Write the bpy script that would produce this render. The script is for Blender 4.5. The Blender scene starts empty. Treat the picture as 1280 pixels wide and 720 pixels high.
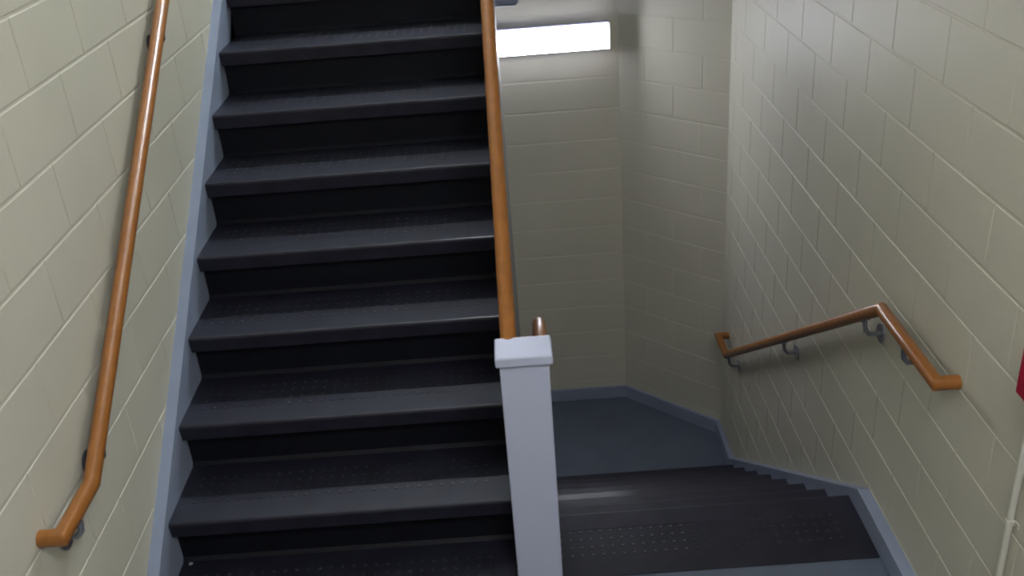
import bpy, bmesh, math, random
from mathutils import Vector, Matrix
random.seed(4)
COL = bpy.context.scene.collection

# ------------------------------------------------------------------ dimensions (metres)
XL, XR = -1.262, 1.298            # left / right wall faces
XLS, XRS = -1.222, 1.252          # inner faces of the skirt boards
YB, YC, XC = 3.131, 2.599, 0.721  # far wall, where the diagonal wall starts and ends
ZB = -1.481                       # lower landing
YF = -3.25                        # wall behind the camera
ZT = 5.70                         # top of the stairwell
ZN = 3.86                         # ceiling over the near landing
RISE, RUN, Y0, Z0 = 0.1952, 0.2856, -0.3594, 0.4697   # ascending flight
OVER = 0.047
RD, RUND, YD = 0.1852, 0.2712, 0.1089                 # descending flight
SL = RISE / RUN
ZU = Z0 + 8 * RISE                # upper landing
YU = Y0 + 8 * RUN

# ------------------------------------------------------------------ materials
def mat(name, col, rough=.5, spec=.5, metal=0, bump=None, noise=None, coat=0):
    m = bpy.data.materials.new(name); m.use_nodes = True
    nt = m.node_tree; b = nt.nodes['Principled BSDF']
    b.inputs['Base Color'].default_value = (*col, 1)
    b.inputs['Roughness'].default_value = rough
    b.inputs['Specular IOR Level'].default_value = spec
    b.inputs['Metallic'].default_value = metal
    b.inputs['Coat Weight'].default_value = coat; b.inputs['Coat Roughness'].default_value = .20
    tc = nt.nodes.new('ShaderNodeTexCoord')
    if noise:                                    # (scale, detail, amount, stretch)
        mp = nt.nodes.new('ShaderNodeMapping'); mp.inputs['Scale'].default_value = noise[3]
        nt.links.new(tc.outputs['Object'], mp.inputs['Vector'])
        n = nt.nodes.new('ShaderNodeTexNoise'); n.inputs['Scale'].default_value = noise[0]; n.inputs['Detail'].default_value = noise[1]
        nt.links.new(mp.outputs[0], n.inputs['Vector'])
        r = nt.nodes.new('ShaderNodeValToRGB')
        a = noise[2]
        r.color_ramp.elements[0].position = .3; r.color_ramp.elements[1].position = .7
        r.color_ramp.elements[0].color = (*[c * (1 - a) for c in col], 1)
        r.color_ramp.elements[1].color = (*[min(1, c * (1 + a)) for c in col], 1)
        nt.links.new(n.outputs['Fac'], r.inputs['Fac']); nt.links.new(r.outputs['Color'], b.inputs['Base Color'])
    if bump:                                     # list of (kind, scale, strength, distance)
        prev = None
        for kind, sc, st, di in bump:
            if kind == 'noise':
                t = nt.nodes.new('ShaderNodeTexNoise'); t.inputs['Scale'].default_value = sc; t.inputs['Detail'].default_value = 4; out = t.outputs['Fac']
                nt.links.new(tc.outputs['Object'], t.inputs['Vector'])
            else:                                # pits
                t = nt.nodes.new('ShaderNodeTexVoronoi'); t.inputs['Scale'].default_value = sc
                nt.links.new(tc.outputs['Object'], t.inputs['Vector'])
                rr = nt.nodes.new('ShaderNodeMapRange'); rr.inputs['From Min'].default_value = .05; rr.inputs['From Max'].default_value = .22
                nt.links.new(t.outputs['Distance'], rr.inputs['Value']); out = rr.outputs['Result']
            bp = nt.nodes.new('ShaderNodeBump'); bp.inputs['Strength'].default_value = st; bp.inputs['Distance'].default_value = di
            nt.links.new(out, bp.inputs['Height'])
            if prev: nt.links.new(prev.outputs['Normal'], bp.inputs['Normal'])
            prev = bp
        nt.links.new(prev.outputs['Normal'], b.inputs['Normal'])
    return m

M = {}
M['block'] = mat('cream_block_paint', (.56, .54, .445), .52, .22, noise=(1.3, 3, .05, (1, 1, 1)),
                 bump=[('noise', 90, .18, .0015), ('pit', 26, .22, .001)])
M['ceil'] = mat('ceiling_paint', (.62, .62, .58), .8)
M['floor'] = mat('slate_blue_floor_paint', (.095, .115, .155), .5, .4, noise=(5, 4, .10, (1, 1, 1)), bump=[('noise', 60, .1, .002)])
M['trim'] = mat('pale_blue_grey_paint', (.24, .28, .375), .45, .45, noise=(6, 3, .05, (1, 1, 1)))
M['post'] = mat('light_grey_blue_enamel', (.45, .48, .625), .42, .5)
M['panel'] = mat('dull_grey_panel_paint', (.19, .20, .21), .6, .3)
M['rubber'] = mat('dark_rubber', (.0105, .0108, .0200), .50, .25, coat=.35, noise=(7, 5, .30, (1, 1, 1)), bump=[('noise', 45, .15, .002)])
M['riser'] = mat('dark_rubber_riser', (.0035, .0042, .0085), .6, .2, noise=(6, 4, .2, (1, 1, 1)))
M['nosing'] = mat('worn_rubber_nosing', (.0140, .0140, .0255), .52, .25, coat=.14, noise=(9, 5, .28, (1, 1, 1)), bump=[('noise', 60, .12, .002)])
M['worn'] = mat('worn_stud_glints', (.060, .063, .085), .30, .5)  # lamp glints on the worn tops, painted in as a brighter base colour
m = M['stud'] = mat('worn_stud_glint_patches', (.02, .02, .03), .30, .6)  # wear and glints painted together as brighter noise patches
nt = m.node_tree; b = nt.nodes['Principled BSDF']
geo = nt.nodes.new('ShaderNodeTexCoord'); oi = nt.nodes.new('ShaderNodeObjectInfo'); ad = nt.nodes.new('ShaderNodeVectorMath'); ad.operation = 'ADD'
sc_ = nt.nodes.new('ShaderNodeVectorMath'); sc_.operation = 'SCALE'; sc_.inputs['Scale'].default_value = 40
nt.links.new(oi.outputs['Location'], sc_.inputs[0])
nz = nt.nodes.new('ShaderNodeTexNoise'); nz.inputs['Scale'].default_value = 3.0; nz.inputs['Detail'].default_value = 2
nt.links.new(geo.outputs['Object'], ad.inputs[0]); nt.links.new(sc_.outputs[0], ad.inputs[1]); nt.links.new(ad.outputs[0], nz.inputs['Vector'])
rp = nt.nodes.new('ShaderNodeValToRGB'); rp.color_ramp.elements[0].position = .50; rp.color_ramp.elements[1].position = .70
rp.color_ramp.elements[0].color = (.0095, .010, .0185, 1); rp.color_ramp.elements[1].color = (.05, .053, .07, 1)
nt.links.new(nz.outputs['Fac'], rp.inputs['Fac']); nt.links.new(rp.outputs['Color'], b.inputs['Base Color'])
M['wood'] = mat('orange_varnished_wood', (.27, .098, .017), .50, .3, noise=(5, 5, .14, (9, 1.2, 9)), coat=.45)
M['metal'] = mat('satin_metal', (.34, .35, .40), .32, .5, metal=.85)
M['dark'] = mat('dark_bracket', (.06, .06, .075), .4, .5, metal=.6)
M['white'] = mat('white_enamel', (.72, .73, .74), .4)
M['conduit'] = mat('cream_painted_pipe', (.60, .59, .52), .4)
M['red'] = mat('crimson_enamel', (.36, .004, .035), .35, .5)
M['scrap'] = mat('pale_paper', (.42, .40, .40), .8)
def emi(name, col, st):
    m = bpy.data.materials.new(name); m.use_nodes = True
    b = m.node_tree.nodes['Principled BSDF']
    b.inputs['Base Color'].default_value = (.8, .8, .8, 1)
    b.inputs['Emission Color'].default_value = (*col, 1); b.inputs['Emission Strength'].default_value = st
    return m
M['lamp'] = emi('glowing_diffuser', (.88, .90, 1.0), 38.0)
M['lampside'] = emi('glowing_diffuser_edge', (.5, .5, 1.0), 1.6)
M['lamp1'] = emi('glowing_diffuser_upper', (.82, .90, 1.0), 315.0)
M['lamp2'] = emi('glowing_diffuser_overhead', (.92, .93, 1.0), 56.0)

# ------------------------------------------------------------------ helpers
def link(name, bm, m, parent=None, smooth=False):
    me = bpy.data.meshes.new(name); bmesh.ops.recalc_face_normals(bm, faces=bm.faces[:]); bm.to_mesh(me); bm.free()
    me.materials.append(m)
    if smooth:
        for p in me.polygons: p.use_smooth = True
        me.set_sharp_from_angle(angle=math.radians(40))
    o = bpy.data.objects.new(name, me); COL.objects.link(o)
    if parent:
        o.parent = parent; o.matrix_parent_inverse = parent.matrix_world.inverted()
    return o
def tag(o, label, cat, group=None, kind=None):
    o['label'] = label; o['category'] = cat
    if group: o['group'] = group
    return o
def struct(name, bm, m, label):
    o = link(name, bm, m); o['kind'] = 'structure'; o['label'] = label; o['category'] = name.split('_')[0]; return o
def empty(name, loc, label, cat, group=None):
    o = bpy.data.objects.new(name, None); o.empty_display_size = .1; COL.objects.link(o)
    o.location = loc; bpy.context.view_layer.update(); return tag(o, label, cat, group)
def box(bm, x0, x1, y0, y1, z0, z1, bev=0):
    vs = [bm.verts.new((x, y, z)) for x in (x0, x1) for y in (y0, y1) for z in (z0, z1)]
    q = [(0, 1, 3, 2), (4, 6, 7, 5), (0, 4, 5, 1), (2, 3, 7, 6), (0, 2, 6, 4), (1, 5, 7, 3)]
    fs = [bm.faces.new([vs[i] for i in f]) for f in q]
    if bev:
        es = {e for f in fs for e in f.edges}
        bmesh.ops.bevel(bm, geom=list(es), offset=bev, segments=2, affect='EDGES', profile=.5)
    return vs
def prism_x(bm, pts, x0, x1):                   # pts: (y,z) outline, extruded along x
    a = [bm.verts.new((x0, y, z)) for y, z in pts]; b = [bm.verts.new((x1, y, z)) for y, z in pts]
    n = len(pts)
    bm.faces.new(a); bm.faces.new(b[::-1])
    for i in range(n): bm.faces.new([a[i], b[i], b[(i + 1) % n], a[(i + 1) % n]])
def prism_z(bm, pts, z0, z1):
    a = [bm.verts.new((x, y, z0)) for x, y in pts]; b = [bm.verts.new((x, y, z1)) for x, y in pts]
    n = len(pts)
    bm.faces.new(a); bm.faces.new(b[::-1])
    for i in range(n): bm.faces.new([a[i], b[i], b[(i + 1) % n], a[(i + 1) % n]])
def tube(bm, pts, r, seg=20):                   # mitred round bar through the points
    pts = [Vector(p) for p in pts]; rings = []
    d0 = (pts[1] - pts[0]).normalized()
    up = Vector((0, 0, 1)) if abs(d0.z) < .9 else Vector((0, 1, 0))
    u = d0.cross(up).normalized(); v = u.cross(d0).normalized()
    prev = [pts[0] + r * (math.cos(2 * math.pi * i / seg) * u + math.sin(2 * math.pi * i / seg) * v) for i in range(seg)]
    rings.append(prev)
    for k in range(1, len(pts)):
        d = (pts[k] - pts[k - 1]).normalized()
        n = d if k == len(pts) - 1 else (d + (pts[k + 1] - pts[k]).normalized()).normalized()
        prev = [p + d * ((pts[k] - p).dot(n) / d.dot(n)) for p in prev]
        rings.append(prev)
    R = [[bm.verts.new(p) for p in ring] for ring in rings]
    for a, b in zip(R, R[1:]):
        for i in range(seg): bm.faces.new([a[i], a[(i + 1) % seg], b[(i + 1) % seg], b[i]])
    bm.faces.new(R[0]); bm.faces.new(R[-1][::-1])
def disc(bm, c, axis, r, h, seg=20):
    c = Vector(c); a = Vector(axis).normalized(); tube(bm, [c - a * h / 2, c + a * h / 2], r, seg)

# ------------------------------------------------------------------ block walls
BH, BL, J = 0.2032, 0.4064, 0.0038
def block_wall(bm, p0, u, n, L, z0, z1, zph, uph, flip=0, vj=.0014, bl=BL, th=.15, dep=.0018):
    """p0: start of the wall face at z=0, u: direction along it, n: into the room; courses at zph, joints at uph"""
    p0, u, n = Vector(p0), Vector(u).normalized(), Vector(n).normalized()
    P = lambda s, z, d: p0 + u * s + n * d + Vector((0, 0, z))
    vs = [bm.verts.new(P(s, z, d)) for s in (0, L) for d in (-th, -dep) for z in (z0, z1)]
    for f in [(0, 1, 3, 2), (4, 6, 7, 5), (0, 4, 5, 1), (2, 3, 7, 6), (0, 2, 6, 4), (1, 5, 7, 3)]:
        bm.faces.new([vs[i] for i in f])
    i0 = math.floor((z0 - zph) / BH); b = .0030
    for i in range(i0, math.ceil((z1 - zph) / BH) + 1):
        za, zb = zph + i * BH, zph + (i + 1) * BH
        off = uph + (bl / 2 if (i + flip) % 2 else 0)
        k0 = math.floor((0 - off) / bl)
        for k in range(k0, math.ceil((L - off) / bl) + 1):
            sa, sb = off + k * bl, off + (k + 1) * bl
            a0, a1 = max(sa + vj, 0), min(sb - vj, L)
            if sa < 0: a0 = 0
            if sb > L: a1 = L
            c0, c1 = max(za + J, z0), min(zb - J, z1)
            if a1 - a0 < .012 or c1 - c0 < .012: continue
            outer = [(a0, c0), (a1, c0), (a1, c1), (a0, c1)]
            be = b if a0 > 0 else 0; br = b if a1 < L else 0
            inner = [(a0 + be, c0 + b), (a1 - br, c0 + b), (a1 - br, c1 - b), (a0 + be, c1 - b)]
            o = [bm.verts.new(P(s, z, -dep)) for s, z in outer]; q = [bm.verts.new(P(s, z, 0)) for s, z in inner]
            bm.faces.new(q)
            for j in range(4): bm.faces.new([o[j], o[(j + 1) % 4], q[(j + 1) % 4], q[j]])
WB = ZB - .15
def wall(name, label, *a, **k):
    bm = bmesh.new(); block_wall(bm, *a, **k); return struct(name, bm, M['block'], label)
wall('wall_left', 'cream painted block wall along the left side of the ascending stairs',
     (XL, YF, 0), (0, 1, 0), (1, 0, 0), YB - YF, WB, ZT, 2.157, (-.33 - YF), flip=1)
wall('wall_right', 'cream painted block wall on the right with the short wooden handrail',
     (XR, YF, 0), (0, 1, 0), (-1, 0, 0), YC - YF, WB, ZT, 1.9298, (-.16 - YF), flip=1)
wall('wall_back', 'far block wall carrying the glowing light fixture',
     (XL - .1, YB, 0), (1, 0, 0), (0, -1, 0), XC - XL + .1, WB, ZT, .9136, .3, bl=9)
dv = Vector((XR - XC, YC - YB, 0)); dl = dv.length
wall('wall_corner', 'narrow diagonal block wall cutting the far right corner',
     (XC, YB, 0), dv, (-(YB - YC), -(XR - XC), 0), dl, WB, ZT, .9, .40 - BL, flip=1, vj=.003)
wall('wall_front', 'block wall behind the viewer', (XR, YF, 0), (-1, 0, 0), (0, 1, 0), XR - XL, WB, ZT, 1.93, 0)

bm = bmesh.new(); box(bm, XL - .15, XR + .15, YF - .15, YB + .15, ZT, ZT + .12)
struct('ceiling_upper', bm, M['ceil'], 'white ceiling over the stairwell')
bm = bmesh.new(); box(bm, XL, XR, YF, -.40, ZN, ZN + .2)
struct('ceiling', bm, M['ceil'], 'white ceiling over the near landing')
bm = bmesh.new(); prism_x(bm, [(1.93, 1.83), (1.93, 2.03), (-.40, ZN + .2), (-.40, ZN - .02)], .02, XR)
struct('ceiling_sloped', bm, M['ceil'], 'sloped underside of the next flight overhead on the right')
# near landing: L shaped slab
fy = YD - OVER - .005
bm = bmesh.new()
prism_z(bm, [(XL, YF), (XR, YF), (XR, fy), (-.02, fy), (-.02, Y0 - RUN + OVER - .004), (XL, Y0 - RUN + OVER - .004)], -.16, -.004)
struct('floor', bm, M['floor'], 'slate blue landing floor between the two flights')
bm = bmesh.new()
prism_z(bm, [(XL, YD + 7 * RUND - OVER), (XR, YD + 7 * RUND - OVER), (XR, YC), (XC, YB), (XL, YB)], ZB - .15, ZB)
struct('floor_lower', bm, M['floor'], 'slate blue lower landing floor at the foot of the descending stairs')
bm = bmesh.new()
prism_z(bm, [(XL, YU + OVER), (XR, YU + OVER), (XR, YC), (XC, YB), (XL, YB)], ZU - .2, ZU - .004)
struct('floor_upper', bm, M['floor'], 'upper landing slab at the head of the ascending stairs')

# baseboards
HB = .095
bm = bmesh.new(); box(bm, XRS, XR, YF, .022, 0, HB, .003); struct('baseboard_right', bm, M['trim'], 'pale blue baseboard on the near landing below the right wall')
bm = bmesh.new(); box(bm, XL, XLS, YF, Y0 - RUN - .1, 0, HB, .003); struct('baseboard_left', bm, M['trim'], 'pale blue baseboard on the near landing below the left wall')
bm = bmesh.new(); box(bm, XL, XC, YB - .02, YB, ZB, ZB + HB, .003); struct('baseboard_back', bm, M['trim'], 'pale blue baseboard under the far wall')
nn = Vector((-(YB - YC), -(XR - XC), 0)).normalized() * .02
bm = bmesh.new(); prism_z(bm, [(XC, YB), (XR, YC), (XR + nn.x, YC + nn.y), (XC + nn.x, YB + nn.y)], ZB, ZB + HB)
struct('baseboard_corner', bm, M['trim'], 'pale blue baseboard under the diagonal wall')
YE = .022 + (HB - ZB - HB) / SL
bm = bmesh.new(); box(bm, XR - .03, XR, YE, YC, ZB, ZB + HB, .003); struct('baseboard_lower', bm, M['trim'], 'short pale blue baseboard between the descending stairs and the diagonal wall')

# ------------------------------------------------------------------ stairs
NB, LIP, TH = .100, .060, .005
def tread_mesh(x0, x1, depth, worn=None):
    """front edge at y=0, going back to +depth, top at z=0"""
    bm = bmesh.new()
    prism_x(bm, [(NB, -TH), (NB, -.0008), (depth, -.0008), (depth, -TH)], x0, x1)
    n = int((x1 - x0 - .10) / .039)
    for r in range(4):                           # raised round studs
        for i in range(n):
            cx = x0 + .06 + i * .039; cy = NB + .013 + r * .043
            ring = [(math.cos(a * math.pi / 4), math.sin(a * math.pi / 4)) for a in range(8)]
            o = [bm.verts.new((cx + c * .0075, cy + s * .0075, -.0008)) for c, s in ring]
            t = [bm.verts.new((cx + c * .005, cy + s * .005, .0006)) for c, s in ring]
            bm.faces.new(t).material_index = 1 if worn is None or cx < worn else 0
            for j in range(8): bm.faces.new([o[j], o[(j + 1) % 8], t[(j + 1) % 8], t[j]])
    return bm
def nosing_mesh(x0, x1):
    bm = bmesh.new()
    prof = [(NB, 0), (.010, 0), (.004, -.0015), (.001, -.006), (.0, -.011), (.006, -LIP), (.010, -LIP), (.010, -.012), (.014, -TH), (NB, -TH)]
    prism_x(bm, prof, x0, x1); return bm
def flip_y(bm):
    for v in bm.verts: v.co.y = -v.co.y
def flight_up():
    t = empty('ascending_staircase', ((XL + 0) / 2, Y0 - RUN, 0), 'dark rubber-covered flight of stairs climbing away between the left wall and the white newel post', 'staircase')
    x0, x1 = XLS, -.046
    base = nbase = rbase = None
    for k in range(-1, 8):
        y, z = Y0 + k * RUN, Z0 + k * RISE
        x1 = -.060 if k == -1 else -.046
        if base is None or k == 0:
            a = link('tread', tread_mesh(x0, x1, RUN + OVER), M['rubber'], t); b = link('nosing', nosing_mesh(x0, x1), M['nosing'], a); a.data.materials.append(M['stud'])
            base, nbase = a, b
        else:
            a = base.copy(); COL.objects.link(a); b = nbase.copy(); COL.objects.link(b); b.parent = a
            a.parent = t
        a.matrix_parent_inverse = t.matrix_world.inverted(); a.location = (0, y, z)
        b.matrix_parent_inverse = Matrix(); b.location = (0, 0, 0)
        b['label'] = 'paler worn nosing strip'
        zb = 0 if k == -1 else z - RISE
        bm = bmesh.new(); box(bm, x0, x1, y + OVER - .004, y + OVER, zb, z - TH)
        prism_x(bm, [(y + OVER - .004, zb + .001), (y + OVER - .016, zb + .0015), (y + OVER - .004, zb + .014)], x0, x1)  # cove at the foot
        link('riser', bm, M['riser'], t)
    bm = bmesh.new(); y, z = YU, ZU             # top nosing
    link('nosing', nosing_mesh(x0, x1), M['nosing'], t).location = t.matrix_world.inverted() @ Vector((0, y, z)) if False else (0, y, z)
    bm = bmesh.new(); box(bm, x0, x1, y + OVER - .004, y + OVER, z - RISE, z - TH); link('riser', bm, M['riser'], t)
    # body under the rubber
    pts = []
    for k in range(-1, 9):
        y, z = Y0 + k * RUN + OVER, Z0 + k * RISE
        pts += [(y, 0 if k == -1 else z - RISE - TH), (y, z - TH)]
    pts += [(YU + OVER + .0, ZU - .2)]
    pts += [(Y0 - RUN + OVER + .45, 0)]
    bm = bmesh.new(); prism_x(bm, pts, x0, -.060); link('stair_body', bm, M['trim'], t)
    ln = lambda y: Z0 + (y - Y0) * SL
    ya = Y0 - RUN - .10
    bm = bmesh.new()
    prism_x(bm, [(ya, 0), (ya, HB), (ya + .03, ln(ya + .03) + .035), (YU + .02, ln(YU + .02) + .035), (YU + .02, ZU - .2), (Y0 - RUN + .5, 0)], XL, XLS)
    link('skirt_board', bm, M['trim'], t)['label'] = 'pale blue skirt board along the left wall'
    return t
def flight_down():
    t = empty('descending_staircase', ((XR + 0) / 2, YD, 0), 'dark rubber-covered flight of stairs dropping away to the lower landing, right of the newel post', 'staircase')
    x0, x1 = 0.0, XRS
    base = None
    for k in range(0, 8):
        y, z = YD + k * RUND, -k * RD
        if k == 0:
            bm = tread_mesh(x0, x1, .357, .60); flip_y(bm); a = link('tread', bm, M['rubber'], t); a.data.materials.append(M['worn'])  # left-hand studs get the painted glint colour on their worn tops
            bm = nosing_mesh(x0, x1); flip_y(bm); b = link('nosing', bm, M['nosing'], a); nb = b
        elif k == 1:
            bm = tread_mesh(x0, x1, RUND + OVER); flip_y(bm); a = link('tread', bm, M['rubber'], t); a.data.materials.append(M['stud']); base = a
            b = nb.copy(); COL.objects.link(b); b.parent = a
        else:
            a = base.copy(); COL.objects.link(a); a.parent = t
            b = nb.copy(); COL.objects.link(b); b.parent = a
        a.matrix_parent_inverse = t.matrix_world.inverted(); a.location = (0, y, z)
        b.matrix_parent_inverse = Matrix(); b.location = (0, 0, 0)
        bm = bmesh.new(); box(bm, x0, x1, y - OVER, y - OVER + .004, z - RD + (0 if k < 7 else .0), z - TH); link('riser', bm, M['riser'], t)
    pts = [(YD - OVER - .004, -TH)]
    for k in range(0, 8):
        y, z = YD + k * RUND - OVER, -k * RD
        pts += [(y, z - TH), (y, z - RD - TH)]
    pts += [(YD + 7 * RUND - OVER - .01, ZB - .15), (YD - OVER - .004, -.16 - .06)]
    bm = bmesh.new(); prism_x(bm, pts[0:1] + pts[2:], x0, x1); link('stair_body', bm, M['trim'], t)
    bm = bmesh.new()
    prism_x(bm, [(.022, HB), (YE, ZB + HB), (YE, ZB), (YE - .25, ZB - .1), (.022, -.40)], XRS, XR)
    link('skirt_board', bm, M['trim'], t)['label'] = 'pale blue skirt board along the right wall'
    return t
flight_up(); flight_down()

# ------------------------------------------------------------------ newel posts, guard, rails
def newel(name, x0, x1, y0, y1, z0, z1, label, drop=False):
    t = empty(name, ((x0 + x1) / 2, (y0 + y1) / 2, z0), label, 'newel post')
    bm = bmesh.new()
    if drop:
        cx, cy = (x0 + x1) / 2, (y0 + y1) / 2
        box(bm, x0, x1, y0, y1, z0 + .04, z1 - .03, .004)
        link('post_shaft', bm, M['post'], t)
        bm = bmesh.new(); prev = None
        rings = []
        for dz, s in ((.04, 1), (.022, .96), (.008, .80), (0, .5)):
            rings.append([bm.verts.new((cx + sx * (x1 - x0) / 2 * s, cy + sy * (y1 - y0) / 2 * s, z0 + dz)) for sx, sy in ((-1, -1), (1, -1), (1, 1), (-1, 1))])
        for a, b in zip(rings, rings[1:]):
            for j in range(4): bm.faces.new([a[j], a[(j + 1) % 4], b[(j + 1) % 4], b[j]])
        bm.faces.new(rings[0]); bm.faces.new(rings[-1])
        link('post_foot', bm, M['trim'], t)
    else:
        box(bm, x0, x1, y0, y1, z0, z1 - .03, .004)
        link('post_shaft', bm, M['post'], t)
    bm = bmesh.new(); e = .0115
    box(bm, x0 - e, x1 + e, y0 - e, y1 + e, z1 - .034, z1, 0)
    bmesh.ops.bevel(bm, geom=[x for x in bm.edges], offset=.006, segments=3, affect='EDGES', profile=.5)
    link('post_cap', bm, M['post'], t, smooth=False)
    return t
NX0, NX1, NY0, NY1, NZ = -.058, .088, -.522, -.424, 1.130
newel('newel_post', NX0, NX1, NY0, NY1, 0, NZ, 'square pale grey newel post with flat cap standing on the near landing between the flights')
newel('upper_newel_post', -.045, .105, 1.90, 2.05, 1.626, ZU + 1.05, 'grey newel post of the upper landing, only its rounded foot showing at the top edge', drop=True)

XM, RM = -.0275, .0245
zr = lambda y: 1.098 + (y + .43) * SL
g = empty('stair_guard', (XM, NY1, 0), 'wooden topped guard climbing between the two flights from the white newel post', 'guard rail')
bm = bmesh.new(); tube(bm, [(XM, NY1 - .0, zr(NY1)), (XM, 1.899, zr(1.899))], RM); link('handrail', bm, M['wood'], g, smooth=True)['label'] = 'round orange varnished wooden handrail'
bm = bmesh.new()
prism_x(bm, [(NY1, zr(NY1) - .035), (1.90, zr(1.90) - .035), (1.90, -1.25), (NY1 + .5, -.40), (NY1 + .5, -.17), (NY1, -.0)], -.0455, -.010)
link('guard_panel', bm, M['panel'], g)['label'] = 'solid grey painted panel'

def bracket(parent, rail, wallx, side, y, zrail, lx=.0, m='metal', slope=0):
    """flange on the wall, arm bending up to the underside of the rail; side=+1 when the wall is on +x"""
    zf = zrail - .085
    b = bmesh.new(); disc(b, (wallx - side * .004, y, zf), (1, 0, 0), .036, .008, 24)
    br = link('bracket', b, M[m], parent, smooth=True)
    b = bmesh.new()
    pts = [(wallx - side * .006, y, zf), (rail + side * .018, y, zf), (rail + side * .004, y, zf + .018), (rail, y, zf + .045), (rail, y, zrail - .015)]
    tube(b, pts, .0085, 12); link('bracket_arm', b, M[m], br, smooth=True)
    b = bmesh.new()
    c = Vector((rail, y, zrail - .0235)); d = Vector((0, 1, slope)).normalized() * .032
    tube(b, [c - d, c + d], .009, 10); link('saddle', b, M[m], br, smooth=True)
    return br

# right wall handrail
xr = 1.2329
y1, y2, y3, y4, zh = 2.4235, 2.1924, -.0607, -.5253, .930
zl = zh - (y2 - y3) * SL
h = empty('handrail', (XR, y3, zh), 'orange wooden handrail on the right wall, running down the descending stairs with angled ends', 'handrail', None)
bm = bmesh.new(); tube(bm, [(XR - .0, y1, zl), (xr, y1, zl), (xr, y2, zl), (xr, y3, zh), (xr, y4, zh), (XR - .0, y4, zh)], .0225, 24); link('rail', bm, M['wood'], h, smooth=True)
for y in (2.12, 1.02, .07): bracket(h, xr, XR, 1, y, zh - (y - y3) * SL, slope=-SL)
bracket(h, xr, XR, 1, -.27, zh)
# left wall handrail
xl = -1.207; ya, yb = -.7605, -.9787
zsl = lambda y: .7647 + Z0 + (y - Y0) * SL
h = empty('handrail', (XL, ya, zsl(ya)), 'long orange wooden handrail climbing the left wall beside the ascending stairs', 'handrail')
yt = 2.05
bm = bmesh.new(); tube(bm, [(XL, yb, zsl(ya)), (xl, yb, zsl(ya)), (xl, ya, zsl(ya)), (xl, yt, zsl(yt)), (xl, yt + .3, zsl(yt)), (XL, yt + .3, zsl(yt))], .0235, 24); link('rail', bm, M['wood'], h, smooth=True)
bracket(h, xl, XL, -1, -.875, zsl(ya))
for y in (-.645, .66, 1.85): bracket(h, xl, XL, -1, y, zsl(y), m='dark', slope=SL)
# handrail behind the newel post, along the guard
h = empty('handrail', (.082, NY1, .93), 'orange wooden handrail end rising just behind the newel post cap', 'handrail')
bm = bmesh.new(); tube(bm, [(.0, -.20, .935), (.073, -.20, .935), (.073, .0, .935), (.073, 1.85, .935 - 1.85 * SL), (.0, 1.85, .935 - 1.85 * SL)], .0235, 24); link('rail', bm, M['wood'], h, smooth=True)
for y in (.05, 1.0): bracket(h, .073, -.001, -1, y, .935 - y * SL, slope=-SL)

# ------------------------------------------------------------------ light fixtures
def fixture(name, x0, x1, yw, sgn, z0, z1, label, em):
    t = empty(name, ((x0 + x1) / 2, yw, z0), label, 'light fixture')
    bm = bmesh.new(); box(bm, x0 + .004, x1 - .004, *sorted((yw, yw + sgn * .062)), z0 + .008, z1 - .008, .003); link('housing', bm, M['white'], t)
    bm = bmesh.new(); d = .095
    box(bm, x0 + .007, x1 - .007, *sorted((yw + sgn * .060, yw + sgn * .086)), z0 + .004, z1 - .004, .003); link('diffuser_edge', bm, M['lampside'], t)['label'] = 'bluish edge of the diffuser'
    bm = bmesh.new()
    box(bm, x0 + .007, x1 - .007, *sorted((yw + sgn * .085, yw + sgn * d)), z0 + .006, z1 - .006, .0045); link('diffuser', bm, M[em], t)['label'] = 'glowing white diffuser'
    for xa in (x0, x1 - .006):
        bm = bmesh.new(); box(bm, xa, xa + .006, *sorted((yw, yw + sgn * (d + .002))), z0, z1, .002); link('end_cap', bm, M['white'], t)
    return t
fixture('wall_light', -.50, .662, YB, -1, 1.104, 1.268, 'glowing rectangular white light fixture on the far wall', 'lamp')
fixture('wall_light', -.50, .662, YB, -1, 4.58, 4.752, 'matching white light fixture above the upper landing', 'lamp1')
# the landing's own lamp, on the ceiling above and behind the viewpoint
t = empty('ceiling_light', (.65, -2.75, ZN), 'long surface mounted ceiling light over the near landing', 'light fixture')
bm = bmesh.new(); box(bm, .05, 1.25, -2.9, -2.6, ZN - .03, ZN, .003); link('housing', bm, M['white'], t)
bm = bmesh.new(); box(bm, .07, 1.23, -2.88, -2.62, ZN - .085, ZN - .03, .015); link('diffuser', bm, M['lamp2'], t)

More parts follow.
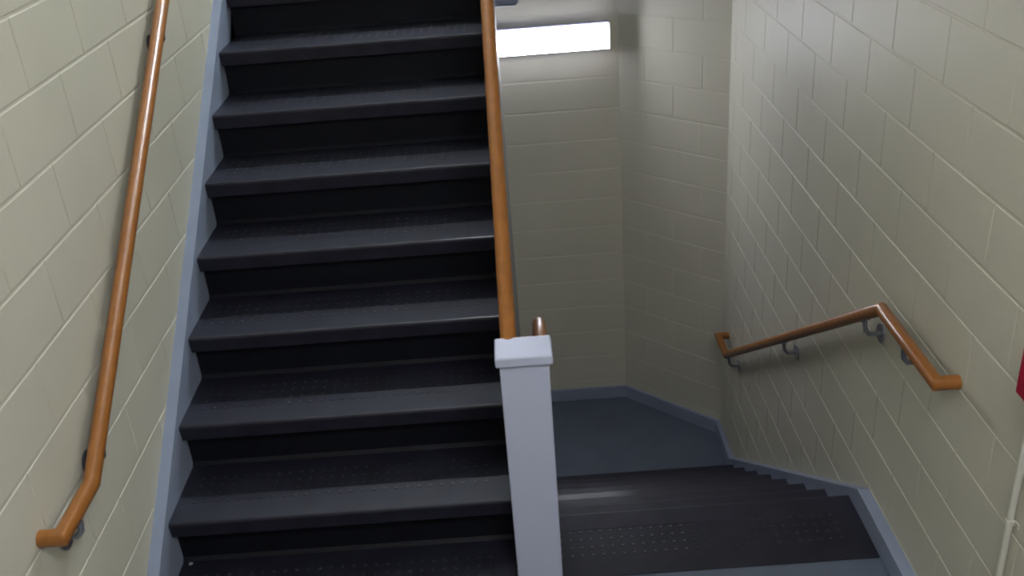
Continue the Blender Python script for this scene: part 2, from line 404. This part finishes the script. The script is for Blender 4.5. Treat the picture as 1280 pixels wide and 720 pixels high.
# ------------------------------------------------------------------ fittings on the right wall
t = empty('alarm_box', (XR, -.96, 1.15), 'crimson alarm box on the right wall, cut by the right edge of the view', 'alarm')
bm = bmesh.new(); box(bm, XR - .05, XR, -1.02, -.908, 1.15, 1.315, .004); link('case', bm, M['red'], t)
bm = bmesh.new(); box(bm, XR - .062, XR - .048, -1.005, -.955, 1.22, 1.245, .003); link('pull_handle', bm, M['white'], t)
t = empty('conduit', (XR - .012, -.935, 0), 'thin cream conduit pipe running down the right wall at the lower right', 'pipe')
bm = bmesh.new(); tube(bm, [(XR - .012, -.935, .0), (XR - .012, -.935, 1.152)], .0095, 16); link('pipe', bm, M['conduit'], t, smooth=True)
for z in (.10, .75):
    bm = bmesh.new(); disc(bm, (XR - .0115, -.935, z), (0, 0, 1), .0125, .016, 16); box(bm, XR - .003, XR, -.961, -.909, z - .008, z + .008)
    link('strap', bm, M['conduit'], t)
bm = bmesh.new(); bmesh.ops.create_icosphere(bm, subdivisions=2, radius=.007)
for v in bm.verts: v.co *= 1 + random.uniform(-.3, .2); v.co.z *= .5; v.co.z = max(v.co.z, -.003)
o = link('paper_scrap', bm, M['scrap']); o.location = (XLS + .03, Y0 + .018, Z0 - RISE + .003 + 0)
o.location.y = Y0 + OVER - .027
tag(o, 'tiny pale scrap lying in the left corner of a lower step', 'scrap')

# ------------------------------------------------------------------ camera, world, view
R = Vector((0.997203, -0.02252337, -0.07126622)); U = Vector((0.07368022, 0.45630337, 0.88676855)); F = Vector((-0.012546, 0.88953917, -0.45668661))
cd = bpy.data.cameras.new('camera'); cam = bpy.data.objects.new('camera', cd); COL.objects.link(cam)
cam.matrix_world = Matrix(((R.x, U.x, -F.x, .0323), (R.y, U.y, -F.y, -2.9901), (R.z, U.z, -F.z, 2.6178), (0, 0, 0, 1)))
cd.sensor_width = 36; cd.lens = 1240.67 / 1280 * 36; cd.clip_start = .02
sc = bpy.context.scene; sc.camera = cam
w = bpy.data.worlds.new('world'); sc.world = w; w.use_nodes = True
w.node_tree.nodes['Background'].inputs[0].default_value = (.5, .55, .65, 1); w.node_tree.nodes['Background'].inputs[1].default_value = .05
sc.view_settings.view_transform = 'Standard'; sc.view_settings.look = 'None'; sc.view_settings.gamma = 1
sc.view_settings.use_curve_mapping = False; sc.view_settings.exposure = 0
sc.cycles.filter_width = 2.2
